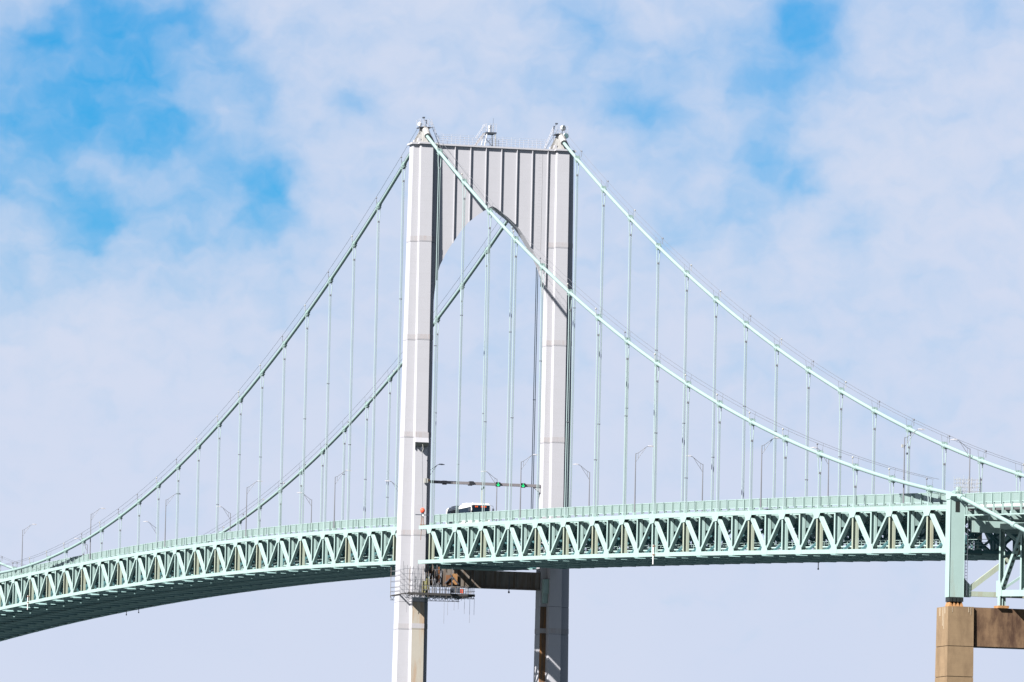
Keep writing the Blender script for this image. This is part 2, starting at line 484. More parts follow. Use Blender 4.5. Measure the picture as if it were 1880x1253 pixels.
# ladder of rungs on the strut face beside the far leg
b = MB()
for k_ in range(30):
    z = 99.6 + 0.41 * k_
    b.box((0.931, 5.85, z), (0.936, 6.2, z + 0.015))
b.box((0.931, 6.31, 99.4), (0.95, 6.33, 111.9))
b.build('access_ladder', m_splice, tower)
# hand rail along the strut
for x in (-1.05, 1.05):
    b = MB()
    for k_ in range(13):
        y = -6.6 + 1.1 * k_
        b.tube([(x, y, 112.2), (x, y, 113.4)], 0.022, 5)
    for z in (112.55, 112.85, 113.12, 113.4):
        b.tube([(x, -6.9, z), (x, 6.9, z)], 0.012, 4)
    b.build('strut_hand_rail', m_rail_white, tower)
# portal beam below the deck
MB().box((-1.0, -7.15, 57.15), (1.0, 7.15, 59.25)).build('portal_beam', m_beam_stain_shade, tower)
for k_ in range(7):
    y = -6.0 + 2.0 * k_
    MB().box((1.0, y - 0.05, 57.35), (1.16, y + 0.05, 59.15)).build('portal_beam_rib', m_beam_stain_shade, tower)
MB().box((0.9, -7.15, 57.0), (1.25, 7.15, 57.15)).build('portal_beam_flange', m_beam_stain_shade, tower)
# brackets that carry the truss ends on the legs
for s in (-1, 1):
    b = MB(); y0, y1 = sorted((s * 7.35, s * 8.0))
    b.box((1.25, y0, 56.6), (2.2, y1, 58.4))
    b.build('truss_bracket', m_green, tower)
    MB().box((1.25, y0 + .05, 55.4), (1.9, y1 - .05, 56.58)).build('bracket_box', m_green, tower)
# footing
for s in (-1, 1):
    MB().box((-6, s * 9 - 5, -1.0), (6, s * 9 + 5, 6.0)).build('tower_footing', m_conc, tower)

# hood around the near leg with its soffit opening painted as a black block
hood = thing('inspection_hood', (2.6, -8.8, 74.6), 'pale grey box hood with a black block as its shaded underside hung on the near tower leg', 'hood')
b = MB()
hx0, hx1 = 2.24, 2.76
b.prism([(hx0, -9.68, 74.75), (hx1, -9.68, 74.75), (hx1, -8.0, 74.75), (hx0, -8.0, 74.75)],
        [(hx0, -9.68, 75.35), (2.62, -9.68, 75.35), (2.62, -8.0, 75.35), (hx0, -8.0, 75.35)])
b.build('lower_shell', m_grey, hood)
MB().box((hx0, -9.68, 75.36), (2.62, -8.0, 76.0)).build('upper_shell', m_splice, hood)
MB().box((hx0, -9.60, 74.28), (hx1 - 0.02, -8.02, 74.74)).build('opening_shade_block', m_bearing_hole_shade, hood)  # solid black box standing in for the shaded opening
MB().box((hx0, -9.70, 73.95), (hx1 - .3, -9.64, 75.3)).build('side_plate', m_grey, hood)
MB().box((2.5, -8.95, 73.8), (2.7, -8.7, 74.27)).build('pulley_block', m_dark, hood)
b = MB().tube([(2.8, -8.78, 74.5), (2.8, -8.7, 73.9), (2.8, -8.95, 73.3)], 0.035, 5)
b.build('pulley_arm', m_cage, hood)

hoist = thing('hoist_line', (3.3, -8.72, 64.6), 'thin hoist cable with red ball and black spreader bar in front of the near leg', 'hoist')
MB().tube([(3.0, -8.85, 73.6), (3.25, -8.72, 66.6)], 0.02, 5).build('hoist_cable', m_dark, hoist)
MB().ball((3.25, -8.72, 66.25), 0.30, 12, 8, 1.15).build('headache_ball', m_red, hoist, smooth=True)
MB().tube([(3.25, -8.72, 65.98), (3.25, -8.72, 65.5)], 0.17, 8).build('swivel', m_dark, hoist)
MB().cbox((3.25, -8.75, 65.72), (0.12, 1.75, 0.10)).build('spreader_bar', m_dark, hoist)
MB().cbox((3.4, -8.70, 65.66), (0.08, 0.2, 0.24)).build('clamp_plate', m_white, hoist)
b = MB()
for dy in (-.12, .12):
    b.tube([(3.25, -8.72 + dy, 65.5), (3.3, -8.75 + dy * 1.7, 63.9)], 0.035, 5)
b.tube([(3.25, -8.72, 65.5), (3.3, -8.9, 62.6)], 0.03, 5)
b.build('sling', m_rust, hoist)
MB().box((3.1, -9.0, 64.0), (3.5, -8.3, 64.5)).build('motor_case', m_rust, hoist)

# ------------------------------------------------------------------ tower-top equipment
bp = thing('beacon_platform', (0, -0.35, 112.2), 'raised white beacon platform with stair on top of the tower strut', 'platform')
b = MB()
b.box((-0.9, -1.02, 113.82), (0.95, 0.32, 114.0))
b.build('deck_plate', m_dark, bp)
for yy in (-0.9, 0.2):
    for xx in (-0.8, 0.85):
        b = MB(); b.tube([(xx, yy * 1.35, 112.2), (xx, yy, 113.82)], 0.06, 5)
        b.build('leg', m_white if yy < 0 else m_cage, bp)
b = MB()
b.tube([(0.85, -1.2, 112.4), (0.85, 0.2, 113.7)], 0.035, 5); b.tube([(-0.8, 0.25, 112.4), (-0.8, -0.9, 113.7)], 0.035, 5)
b.build('cross_brace', m_lamp, bp)
b = MB()
for yy in (-1.0, -.55, -.1, 0.3):
    for xx in (-0.88, 0.93): b.tube([(xx, yy, 114.0), (xx, yy, 115.05)], 0.018, 5)
for zz in (114.35, 114.7, 115.05):
    b.tube([(-.88, -1.0, zz), (.93, -1.0, zz), (.93, .3, zz), (-.88, .3, zz), (-.88, -1.0, zz)], 0.013, 5)
b.build('guard_rail', m_rail_white, bp)
b = MB()
for xx in (-0.4, 0.4):
    b.tube([(xx, -2.1, 113.2), (xx, -1.0, 115.0)], 0.03, 5)
    b.beam((xx, -2.2, 112.25), (xx, -1.02, 113.9), 0.05, 0.16, (1, 0, 0))
for k_ in range(6):
    f_ = (k_ + .5) / 6
    b.box((-.4, -2.2 + 1.18 * f_ - .1, 112.25 + 1.65 * f_), (.4, -2.2 + 1.18 * f_ + .1, 112.29 + 1.65 * f_))
b.build('stair', m_rail_white, bp)
b = MB(); b.tube([(0.2, -0.45, 114.0), (0.2, -0.45, 114.55)], 0.1, 8)
bl = b.build('beacon_base', m_white, bp)
MB().tube([(0.2, -0.45, 114.55), (0.2, -0.45, 114.85)], [0.17, 0.15], 10).build('beacon_lens', m_white, bp)
MB().tube([(0.2, -0.22, 114.0), (0.2, -0.22, 115.0)], 0.05, 6).build('equipment_post', m_dark, bp)
MB().tube([(0.0, 0.1, 114.0), (0.0, 0.1, 115.85)], 0.018, 5).build('whip_antenna', m_dark, bp)


def dish(name, loc, r, label, cat, back, front, az, d=0.4):
    o = thing(name, (loc[0], loc[1], loc[2] - 1.1), label, cat)
    MB().tube([(loc[0] - .15, loc[1], loc[2] - 1.2), (loc[0] - .15, loc[1], loc[2] + .15)], 0.05, 6).build('mast', m_lamp, o)
    dv = Vector((cos(az), sin(az), 0.0)); c = Vector(loc)
    MB().tube([c - dv * d * .7, c - dv * d * .4, c, c + dv * d * .5], [r * .35, r * .8, r, r], 16).build('drum', back, o)
    MB().tube([c + dv * (d * .5 + .004), c + dv * (d * .5 + .03)], [r * .97, r * .9], 16).build('face', front, o)
    return o


m_drum_face = mat('drum_antenna_face', (0.05, 0.09, 0.10), 0.6)
dish('dish_antenna', (0.6, -9.5, 114.55), 0.26, 'small white round antenna on top of the near tower leg', 'antenna', m_white, m_white, radians(-60), .25)
dish('dish_antenna', (0.6, 8.95, 115.0), 0.36, 'upper white drum antenna on top of the far tower leg', 'antenna', m_white, m_drum_face, radians(35))
dish('dish_antenna', (0.9, 9.25, 114.0), 0.36, 'lower drum antenna with grey-green face on the far tower leg', 'antenna', m_white, m_drum_face, radians(10))


def camera_mast(loc, h, label, flip):
    o = thing('camera_mast', loc, label, 'camera')
    x, y, z = loc
    MB().tube([(x, y, z), (x, y, z + h)], 0.035, 6).build('pole', m_lamp, o)
    MB().tube([(x, y, z + h), (x, y - .28 * flip, z + h + .1), (x, y - .3 * flip, z + h + .3)], 0.035, 5).build('arm', m_dark, o)
    MB().cbox((x, y - .34 * flip, z + h + .38), (0.35, 0.28, 0.16)).build('camera_head', m_dark, o)
    MB().tube([(x, y + .02, z + h - .35), (x, y + .02, z + h + .1)], 0.08, 8).build('camera_dome', m_dark, o)


camera_mast((0.4, -8.65, 114.2), 0.85, 'dark camera on a thin mast above the near tower leg', 1)
camera_mast((0.4, 7.85, 113.4), 1.75, 'small camera on a thin mast beside the drum antennas on the far leg', -1)

# ------------------------------------------------------------------ main cables
cables = {}
for s, nm in ((-1, 'near'), (1, 'far')):
    y = s * W
    xs = [XW + i * 2.5 for i in range(int((-XW) / 2.5) + 1)] + [2.5 * i for i in range(1, 85)] + [214 + 4 * i for i in range(28)]
    xs = sorted(x for x in xs if x <= 325)
    c = thing('main_cable', (0, y, HC), 'thick pale green main suspension cable on the %s side of the bridge' % ('near' if s < 0 else 'far'),
              'cable', 'main suspension cables')
    cables[s] = c
    MB().tube([(x, y, cable_z(x)) for x in xs], 0.205, 12).build('cable_strand', m_cable, c, smooth=True)
    for dy in (-0.36, 0.36):
        pts = [(x, y + dy, cable_z(x) + 1.12) for x in xs if -372 < x < 207]
        MB().tube(pts, 0.021, 4).build('hand_rope', m_wire, c)
    for x in side_top + main_top:
        z = cable_z(x)
        t = Vector((1, 0, cable_z(x + .5) - cable_z(x - .5))).normalized()
        p = Vector((x, y, z)); n = Vector((-t.z, 0, t.x))
        b = MB(); b.tube([p - t * .55, p - t * .5, p + t * .5, p + t * .55], [.24, .275, .275, .24], 12)
        for k_ in (-.33, 0, .33):
            b.cbox(p + t * k_ + n * .30, (0.13, 0.5, 0.10)); b.cbox(p + t * k_ - n * .30, (0.13, 0.5, 0.10))
        b.build('cable_band', m_cable, c)
        b = MB()
        for dy in (-.36, .36): b.tube([(x, y + dy * .7, z + .2), (x, y + dy, z + 1.14)], 0.017, 5)
        b.tube([(x, y - .252, z + .2), (x, y + .252, z + .2)], 0.017, 5)
        b.build('rope_stanchion', m_lamp, c)
        sgn = 1 if s > 0 else -1
        xl = x + .35
        b = MB(); b.ball((xl, y + sgn * .42, z + .98), 0.10, 8, 6, 1.25)
        b.tube([(xl, y + sgn * .42, z + .30), (xl, y + sgn * .42, z + .80)], 0.03, 5)
        b.build('cable_light', m_cage if random.random() < .45 else m_lamp, c)
# raised clamp collar where each cable passes the bent
for s in (-1, 1):
    c = cables[s]
    for x in (213.2, 229.5):
        z = cable_z(x); MB().tube([(x - .45, s * W, z + .1), (x + .45, s * W, z - .1)], 0.30, 12).build('cable_collar', m_cable, c)

# ------------------------------------------------------------------ hanger ropes
NS = 0


def hanger(x, s, label):
    y = s * W; zt = cable_z(x); zb = deck(x) + 0.22
    o = thing('hanger_rope', (x, y, zb), label, 'hanger ropes', 'hanger ropes between cable and deck')
    Lh = zt - zb
    for dx in (-.06, .06):
        for dy in (-.14, .14):
            pts = [(x + dx, y + dy * 1.35, zt - .05), (x + dx, y + dy * 1.2, zt - min(1.2, Lh * .4)), (x + dx, y + dy * .75, zt - min(2.3, Lh * .6)), (x + dx, y + dy * .75, zb)]
            MB().tube(pts, 0.035, 5).build('rope', m_rope, o)
    if Lh > 3:
        MB().cbox((x, y, zt - 2.0), (0.22, 0.27, 0.20)).build('rope_clamp', m_lamp, o)
    if Lh > 14:
        zc = zb + Lh * (0.45 + 0.18 * sin(x * 1.7 + s))
        MB().cbox((x, y, zc), (0.26, 0.34, 0.06)).build('spacer', m_lamp, o)
    MB().box((x - .17, y - .18, zb - .02), (x + .17, y + .18, zb + .30)).build('socket', m_green, o)


for s, nm in ((-1, 'near'), (1, 'far')):
    for i, x in enumerate(side_top):
        hanger(x, s, '%s hanger rope to the right of the tower on the %s cable' % (ORD[i], nm))
    for i, x in enumerate(main_top):
        if x < -268 and s < 0: continue
        hanger(x, s, '%s hanger rope to the left of the tower on the %s cable' % (ORD[i], nm))

# ------------------------------------------------------------------ stiffening truss spans


def hmember(b, p, q, wy, ht):
    """box member with two slightly proud side plates"""
    y = p[1]
    b.beam(p, q, wy - 0.06, ht - 0.07)
    for sg in (-1, 1):
        pp = (p[0], y + sg * (wy / 2 - .015), p[2]); qq = (q[0], y + sg * (wy / 2 - .015), q[2])
        b.beam(pp, qq, 0.03, ht)


def truss_span(nm, label, tops, x0, x1):
    """tops: top-chord nodes; bottoms halfway between and beyond"""
    tops = sorted(tops)
    bots = [tops[0] - P / 2] + [t + P / 2 for t in tops]
    bots = [x for x in bots if x0 - .6 < x < x1 + .6]
    root = thing('stiffening_truss', ((x0 + x1) / 2, 0, deck((x0 + x1) / 2) - TH), label, 'bridge deck', 'stiffening truss spans')
    allx = sorted(tops + bots)
    kn = sorted(set([x0] + allx + [x1]))
    kn = [x for x in kn if x0 <= x <= x1]
    for s in (-1, 1):
        y = s * W
        for dz, nmm in ((0, 'top_chord'), (-TH, 'bottom_chord')):
            for a, c in zip(kn, kn[1:]):
                b = MB()
                b.beam((a + .012, y, deck(a) + dz), (c - .012, y, deck(c) + dz), 0.44, 0.42)
                for sg in (-1, 1):
                    b.beam((a, y + sg * .225, deck(a) + dz), (c, y + sg * .225, deck(c) + dz), 0.03, 0.45)
                b.build(nmm, m_green, root)
        for x in tops:
            z = deck(x); sl = deck(x + .5) - deck(x - .5)
            for sg in (-1, 1):
                yy = y + sg * .255
                MB().plate_xz([(x - 1.2, z + .235 - 1.2 * sl), (x + 1.2, z + .235 + 1.2 * sl), (x + 1.2, z - .30 + 1.2 * sl), (x + .72, z - .80), (x - .72, z - .80), (x - 1.2, z - .30 - 1.2 * sl)],
                              yy - .015, yy + .015).build('gusset_plate', m_green, root)
            for bx in (x - P / 2, x + P / 2):
                if not (x0 - .6 < bx < x1 + .6): continue
                b = MB(); hmember(b, (x, y, z - .05), (bx, y, deck(bx) - TH + .05), 0.39, 0.34)
                b.build('diagonal', m_green, root)
        for x in bots:
            z = deck(x) - TH; sl = deck(x + .5) - deck(x - .5)
            if x0 + .5 < x < x1 - .5:
                for sg in (-1, 1):
                    yy = y + sg * .255
                    MB().plate_xz([(x - 1.05, z - .235 - 1.05 * sl), (x - 1.05, z + .28 - 1.05 * sl), (x - .68, z + .70), (x + .68, z + .70), (x + 1.05, z + .28 + 1.05 * sl), (x + 1.05, z - .235 + 1.05 * sl)],
                                  yy - .015, yy + .015).build('gusset_plate', m_green, root)
        for x in allx:
            zt, zb = deck(x) - .2, deck(x) - TH + .2
            it = x in tops
            b = MB()
            b.box((x - .22, y - s * -.19, zb), (x + .22, y - s * -.22, zt)) if False else None
            yo = y + s * .2                                       # outer flange
            b.box((x - .2, min(yo, yo - s * .03), zb), (x + .2, max(yo, yo - s * .03), zt))
            ya, yb = sorted((yo - s * .03, yo - s * .36)); b.box((x - .03, ya, zb), (x + .03, yb, zt))
            yi = yo - s * .36; ya, yb = sorted((yi, yi - s * .27)); b.box((x - .15, ya, zb), (x + .17, yb, zt))
            b.build('post', m_green_stain if (it and (round(x * 7) % 3 != 1)) else m_green, root)
    # cross frames
    for x in allx:
        z = deck(x); it = x in tops
        b = MB()
        yb = W - .52
        if it:
            b.prism([(x - .17, -yb, z - .62), (x - .17, yb, z - .62), (x - .17, yb, z - .30), (x - .17, -yb, z - .30)],
                    [(x + .17, -yb, z - .62), (x + .17, yb, z - .62), (x + .17, yb, z - .30), (x + .17, -yb, z - .30)])
            poly = [(yb, z - .32), (yb, z - 1.5), (yb - .42, z - 1.5), (yb - .62, z - 1.25), (yb - .75, z - .60)]
        else:
            b.box((x - .17, -yb, z - .80), (x + .17, yb, z - .30))
            poly = [(yb, z - .32), (yb, z - 1.72), (yb - .5, z - 1.72), (yb - 1.0, z - 1.35), (yb - 1.35, z - .78)]
        b.plate_yz(poly, x - .19, x + .19)
        b.plate_yz([(-yy, zz) for yy, zz in poly], x - .19, x + .19)
        b.build('floor_beam', m_floor, root)
        b = MB()
        zb = z - TH
        b.beam((x, -yb, zb), (x, yb, zb), 0.30, 0.30, (1, 0, 0))
        for s in (-1, 1):
            b.beam((x, s * (yb - .2), zb + .1), (x, s * 4.3, z - .75), 0.24, 0.22, (1, 0, 0))
            b.beam((x, s * 4.3, z - .75), (x, s * .1, zb + .1), 0.24, 0.22, (1, 0, 0))
            b.beam((x, s * 4.3, z - .75), (x, s * 4.3, zb + .1), 0.16, 0.2, (1, 0, 0))
            b.beam((x, s * 6.9, zb + .1), (x, s * 6.9, zb + 1.6), 0.20, 0.26, (1, 0, 0))
        b.build('cross_frame', m_under_shade, root)
    # bottom laterals
    for a, c in zip(allx, allx[1:]):
        za, zc = deck(a) - TH - .12, deck(c) - TH - .12
        for y0, y1 in ((-W + .3, 0), (0, -W + .3), (0, W - .3), (W - .3, 0)):
            b = MB(); b.beam((a, y0, za), (c, y1, zc), 0.28, 0.36, (0, 1, 0))
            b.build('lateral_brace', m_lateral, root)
    for x in allx:
        z = deck(x) - TH - .08
        for s in (-1, 1):
            ya, yb_ = sorted((s * (W - .2), s * (W - 1.05)))
            MB().box((x - .9, ya, z - .15), (x + .9, yb_, z - .12)).build('lateral_gusset', m_green, root)
        MB().box((x - .7, -.6, z - .15), (x + .7, .6, z - .12)).build('lateral_gusset', m_green, root)
    # road slab, stringers, kerbs, walkway
    fine_x = [x0 + (x1 - x0) * i / 60 for i in range(61)]
    b = MB()
    for a, c in zip(fine_x, fine_x[1:]):
        b.prism([(a, -7.35, deck(a) - .28), (a, 7.35, deck(a) - .28), (a, 7.35, deck(a) - .10), (a, -7.35, deck(a) - .10)],
                [(c, -7.35, deck(c) - .28), (c, 7.35, deck(c) - .28), (c, 7.35, deck(c) - .10), (c, -7.35, deck(c) - .10)])
    b.build('road_slab', m_asphalt, root)
    for y in (-6.4, -4.0, -1.4, 1.4, 4.0, 6.4):
        b = MB()
        for a, c in zip(fine_x, fine_x[1:]): b.beam((a, y, deck(a) - .50), (c, y, deck(c) - .50), 0.16, 0.42)
        b.build('stringer', m_under_shade, root)
    for s in (-1, 1):
        b = MB()
        for a, c in zip(fine_x, fine_x[1:]): b.beam((a, s * 7.54, deck(a) + .02), (c, s * 7.54, deck(c) + .02), 0.34, 0.62)
        b.build('kerb', m_green, root)
    b = MB()
    for a, c in zip(fine_x, fine_x[1:]):
        b.beam((a, -5.6, deck(a) - TH + .28), (c, -5.6, deck(c) - TH + .28), 0.9, 0.06)
        for zz in (.65, .95, 1.25):
            for yy in (-6.05, -5.15):
                b.beam((a, yy, deck(a) - TH + zz), (c, yy, deck(c) - TH + zz), 0.05, 0.05)
    for i in range(int((x1 - x0) / 1.6)):
        x = x0 + 1.6 * i
        for yy in (-6.05, -5.15): b.beam((x, yy, deck(x) - TH + .28), (x, yy, deck(x) - TH + 1.25), 0.05, 0.05)
    b.build('maintenance_walkway', m_green, root)
    b = MB()
    b.tube([(x, -7.3, deck(x) - TH + .55) for x in fine_x], 0.11, 6)
    b.build('service_pipe', m_green, root)
    return root


truss_span('side', 'pale green stiffening truss deck between the tower and the cable bent', side_top, 3.0, 210.6)
truss_span('main', 'pale green stiffening truss deck curving left from the tower over the main span', main_top, XW + 8, -3.0)

# ------------------------------------------------------------------ bridge railings


def railing(label, y, x0, x1, far, step=P / 4, phase=0.0, zf=deck, lift=0.21):
    base = zf
    zf = lambda x: base(x) + lift
    o = thing('bridge_railing', ((x0 + x1) / 2, y, zf((x0 + x1) / 2) + .2), label, 'railing', 'railings along the bridge deck')
    n = int((x1 - x0) / step)
    xs = [x0 + step * i for i in range(n + 1)]
    if far:
        b = MB(); c = MB()
        for i, x in enumerate(xs):
            b.box((x - .04, y - .05, zf(x) + .2), (x + .04, y + .05, zf(x) + 1.36))
            if i < n: c.beam((x + .05, y, zf(x) + .9), (xs[i + 1] - .05, y, zf(xs[i + 1]) + .9), 0.04, 0.86)
        b.build('railing_post', m_green, o); c.build('railing_panel', m_rail, o)
    else:
        for i, x in enumerate(xs):
            b = MB(); b.box((x - .06, y - .19, zf(x) + .2), (x + .06, y - .165, zf(x) + 1.36)); b.box((x - .012, y - .165, zf(x) + .2), (x + .012, y + .09, zf(x) + 1.36)); b.box((x - .06, y + .09, zf(x) + .2), (x + .06, y + .12, zf(x) + 1.36))
            if i % 4 == 2: b.box((x + .28, y - .19, zf(x) + .2), (x + .38, y - .165, zf(x) + 1.36)); b.box((x + .32, y - .165, zf(x) + .2), (x + .345, y + .09, zf(x) + 1.36))
            b.build('railing_post', m_green, o)
            if i < n:
                a = x + (.40 if i % 4 == 2 else .07); c_ = xs[i + 1] - .05
                b = MB(); b.beam((a, y, zf(a) + .90), (c_, y, zf(c_) + .90), 0.03, 0.86)
                b.build('railing_panel', m_rail, o)
    for z in (1.36, .46):
        b = MB()
        for a, c_ in zip(xs, xs[1:]): b.beam((a, y, zf(a) + z), (c_, y, zf(c_) + z), 0.09, 0.07)
        b.build('top_rail' if z > 1 else 'bottom_rail', m_green, o)
    return o


railing('pale green mesh railing along the near edge of the deck right of the tower', -W + 1.3, 5.0, 210.3, False)
railing('pale green mesh railing along the near edge of the deck left of the tower', -W + 1.3, -286.0, -4.4, False)
railing('railing along the far edge of the deck right of the tower', W - 1.3, 5.0, 210.3, True)
railing('railing along the far edge of the deck left of the tower', W - 1.3, XW + 10, -4.4, True)

# ------------------------------------------------------------------ street lamps


def lamp_parts(o, x, y, zb, d, pole_h=7.0):
    zt = zb + pole_h
    MB().tube([(x, y, zb), (x, y, zb + 1.4), (x, y, zt)], [.105, .085, .05], 8).build('pole', m_lamp, o)
    MB().box((x - .16, y - .16, zb), (x + .16, y + .16, zb + .35)).build('base', m_green, o)
    MB().tube([(x, y, zt - .05), (x, y + d * .35, zt + .12), (x, y + d * 1.25, zt + .80), (x, y + d * 1.5, zt + .86)], .032, 5).build('arm', m_lamp, o)
    b = MB(); b.tube([(x, y, zt - .95), (x, y + d * .55, zt - .15), (x, y + d * 1.15, zt + .70)], .028, 5)
    b.tube([(x, y + d * .28, zt - .55), (x, y + d * .28, zt + .08)], .024, 4)
    b.build('arm_brace', m_lamp, o)
    b = MB(); yc = y + d * 1.85; z = zt + .86
    b.prism([(x - .14, y + d * 1.45, z), (x + .14, y + d * 1.45, z), (x + .16, y + d * 1.8, z - .05), (x + .10, y + d * 2.15, z - .02), (x - .10, y + d * 2.15, z - .02), (x - .16, y + d * 1.8, z - .05)],
            [(x - .12, y + d * 1.45, z + .10), (x + .12, y + d * 1.45, z + .10), (x + .14, y + d * 1.8, z + .12), (x + .08, y + d * 2.15, z + .05), (x - .08, y + d * 2.15, z + .05), (x - .14, y + d * 1.8, z + .12)])
    b.build('lamp_head', m_rail_white, o)


LG = 'street lamps along the bridge'
near_l = [193.7, 144.7, 96.4, 47.8]
far_l = [164.4, 115.3, 66.7, 18.4]
near_m = [-42.7, -91.6, -140.5, -189.6, -238.0]
far_m = [-24.8, -73.8, -123.0, -171.9, -219.8, -268.6]
for side, xs, d, lb in ((-1, near_l, 1, '%s street lamp left of the cable bent on the near railing, its arm pointing right'),
                        (1, far_l, -1, '%s street lamp left of the cable bent on the far railing, its arm pointing left'),
                        (-1, near_m, 1, '%s street lamp left of the tower on the near railing, its arm pointing right'),
                        (1, far_m, -1, '%s street lamp left of the tower on the far railing, its arm pointing left')):
    for i, x in enumerate(xs):
        y = side * (W - .38) if side < 0 else side * (W - .5)
        o = thing('street_lamp', (x, y, deck(x) + .22), lb % ORD[i], 'street lamp', LG)
        lamp_parts(o, x, y, deck(x) + .22, d)
        if i == 0 and lb.startswith('%s street lamp left of the cable bent on the near'):
            MB().ball((x + .1, y + .25, deck(x) + 5.6), .12, 8, 6).build('traffic_camera', m_dark, o)
            MB().box((x - .1, y - .3, deck(x) + 6.2), (x + .1, y - .12, deck(x) + 6.5)).build('control_box', m_cage, o)
o = thing('street_lamp', (-1.2, -7.05, 68.5), 'street lamp arm reaching out from behind the near tower leg', 'street lamp', LG)
lamp_parts(o, -1.3, -7.0, 64.5, 1, 7.0)

# ------------------------------------------------------------------ lane gantry on the tower
ga = thing('lane_gantry', (0, 0, 70.1), 'grey beam across the roadway between the tower legs with lane signals', 'gantry')
MB().box((-.22, -7.22, 69.92), (.22, 7.2, 70.26)).build('gantry_beam', m_gantry, ga)
MB().plate_yz([(6.3, 69.9), (7.22, 69.9), (7.22, 69.2)], -.15, .15).build('end_bracket', m_grey, ga)
b = MB(); b.box((2.40, -8.45, 69.75), (2.75, -7.98, 70.3)); b.build('end_anchor', m_cage, ga)
MB().box((1.2, -8.0, 69.95), (2.5, -7.7, 70.2)).build('anchor_arm', m_orange, ga)
for y in (-5.05, -1.75):
    b = MB(); b.box((-.45, y - .26, 69.82), (-.24, y + .26, 70.32)); b.build('lane_signal', m_signal_box, ga)
    MB().box((-.24, y - .12, 69.84), (.235, y + .12, 69.91)).build('signal_bracket', m_signal_box, ga)
MB().box((.23, -2.02, 69.85), (.40, -1.48, 70.33)).build('control_cabinet', m_signal_box, ga)
for y in (1.66, 4.88):
    sg = MB().box((.24, y - .29, 69.78), (.42, y + .29, 70.34)).build('lane_signal', m_signal_box, ga)
    a = MB()
    x = .434
    a.beam((x, y, 70.29), (x, y, 69.90), 0.08, 0.03, (0, 1, 0))
    a.beam((x, y, 69.85), (x, y - .19, 70.05), 0.03, 0.08, (1, 0, 0))
    a.beam((x, y, 69.85), (x, y + .19, 70.05), 0.03, 0.08, (1, 0, 0))
    ar = a.build('down_arrow', m_signal, ga)
    ar.parent = sg
cp = thing('camera_pole', (-9.0, 2.2, 64.6), 'small black camera on a pale pole behind the bus', 'camera')
MB().tube([(-9.0, 2.15, 64.6), (-9.0, 2.15, 69.9)], 0.07, 6).build('pole', m_cage, cp)
MB().beam((-9.0, 2.1, 69.95), (-8.9, 2.35, 70.35), 0.22, 0.22, (1, 0, 0)).build('camera_head', m_dark, cp)

# ------------------------------------------------------------------ bus
by, bx1, bl_ = -1.85, 5.4, 12.0
bz = deck(0) - .10
bus = thing('bus', (bx1 - bl_ / 2, by, bz), 'white coach bus with dark windows driving on the deck beside the near tower leg', 'bus')
hw = 1.25


def bus_ring(x, k_=0.0):
    return [(x, by - hw + k_, bz + .35), (x, by + hw - k_, bz + .35), (x, by + hw - k_, bz + 2.85), (x, by + hw - .22 - k_, bz + 3.15 - k_),
            (x, by - hw + .22 + k_, bz + 3.15 - k_), (x, by - hw + k_, bz + 2.85)]


MB().prism(bus_ring(bx1 - bl_), bus_ring(bx1 - .25)).build('body', m_white, bus)
MB().prism(bus_ring(bx1 - .25), bus_ring(bx1, .03)).build('front_shell', m_white, bus)
MB().box((bx1 + .0, by - 1.12, bz + 1.15), (bx1 + .03, by + 1.12, bz + 2.88)).build('windscreen', m_glass, bus)
sg = MB().box((bx1 + .031, by - .92, bz + 2.55), (bx1 + .05, by + .92, bz + 2.84)).build('destination_sign', m_glass, bus)
b = MB()
for q_ in (-.75, -.55, .0, .18, .36, .54):
    b.box((bx1 + .051, by + q_, bz + 2.60), (bx1 + .06, by + q_ + .14, bz + 2.78))
b.build('display_segments', m_amber, bus)
for i in range(6):
    xa = bx1 - .10 - 1.9 * i; xb = xa - 1.84
    if xb < bx1 - bl_ + .1: xb = bx1 - bl_ + .1
    for s in (-1, 1):
        yo = by + s * hw
        MB().box((xb, min(yo, yo + s * .02), bz + 1.25), (xa, max(yo, yo + s * .02), bz + 2.66)).build('side_window', m_glass if i != 5 else m_glass_blue, bus)
MB().box((bx1 - 6.3, by - .8, bz + 3.12), (bx1 - 3.9, by + .8, bz + 3.36)).build('roof_unit', m_white, bus)
MB().box((bx1 - 11.2, by - .8, bz + 3.12), (bx1 - 9.2, by + .8, bz + 3.3)).build('roof_unit', m_white, bus)
for s in (-1, 1):
    b = MB(); b.tube([(bx1 - .05, by + s * 1.2, bz + 2.9), (bx1 + .25, by + s * 1.48, bz + 2.8), (bx1 + .25, by + s * 1.52, bz + 2.45)], .03, 5)
    mr = b.build('mirror_arm', m_dark, bus)
    MB().cbox((bx1 + .25, by + s * 1.52, bz + 2.28), (.12, .22, .42)).build('mirror', m_dark, bus)
    MB().box((bx1 + .0, by + s * .95 - .15, bz + .7), (bx1 + .02, by + s * .95 + .15, bz + .95)).build('headlight', m_white, bus)
    for xx in (bx1 - 2.6, bx1 - 8.9):
        MB().tube([(xx, by + s * (hw - .3), bz + .48), (xx, by + s * (hw + .02), bz + .48)], .48, 16).build('wheel', m_rubber, bus)
MB().box((bx1 - .02, by - 1.1, bz + .4), (bx1 + .08, by + 1.1, bz + .7)).build('bumper', m_dark, bus)

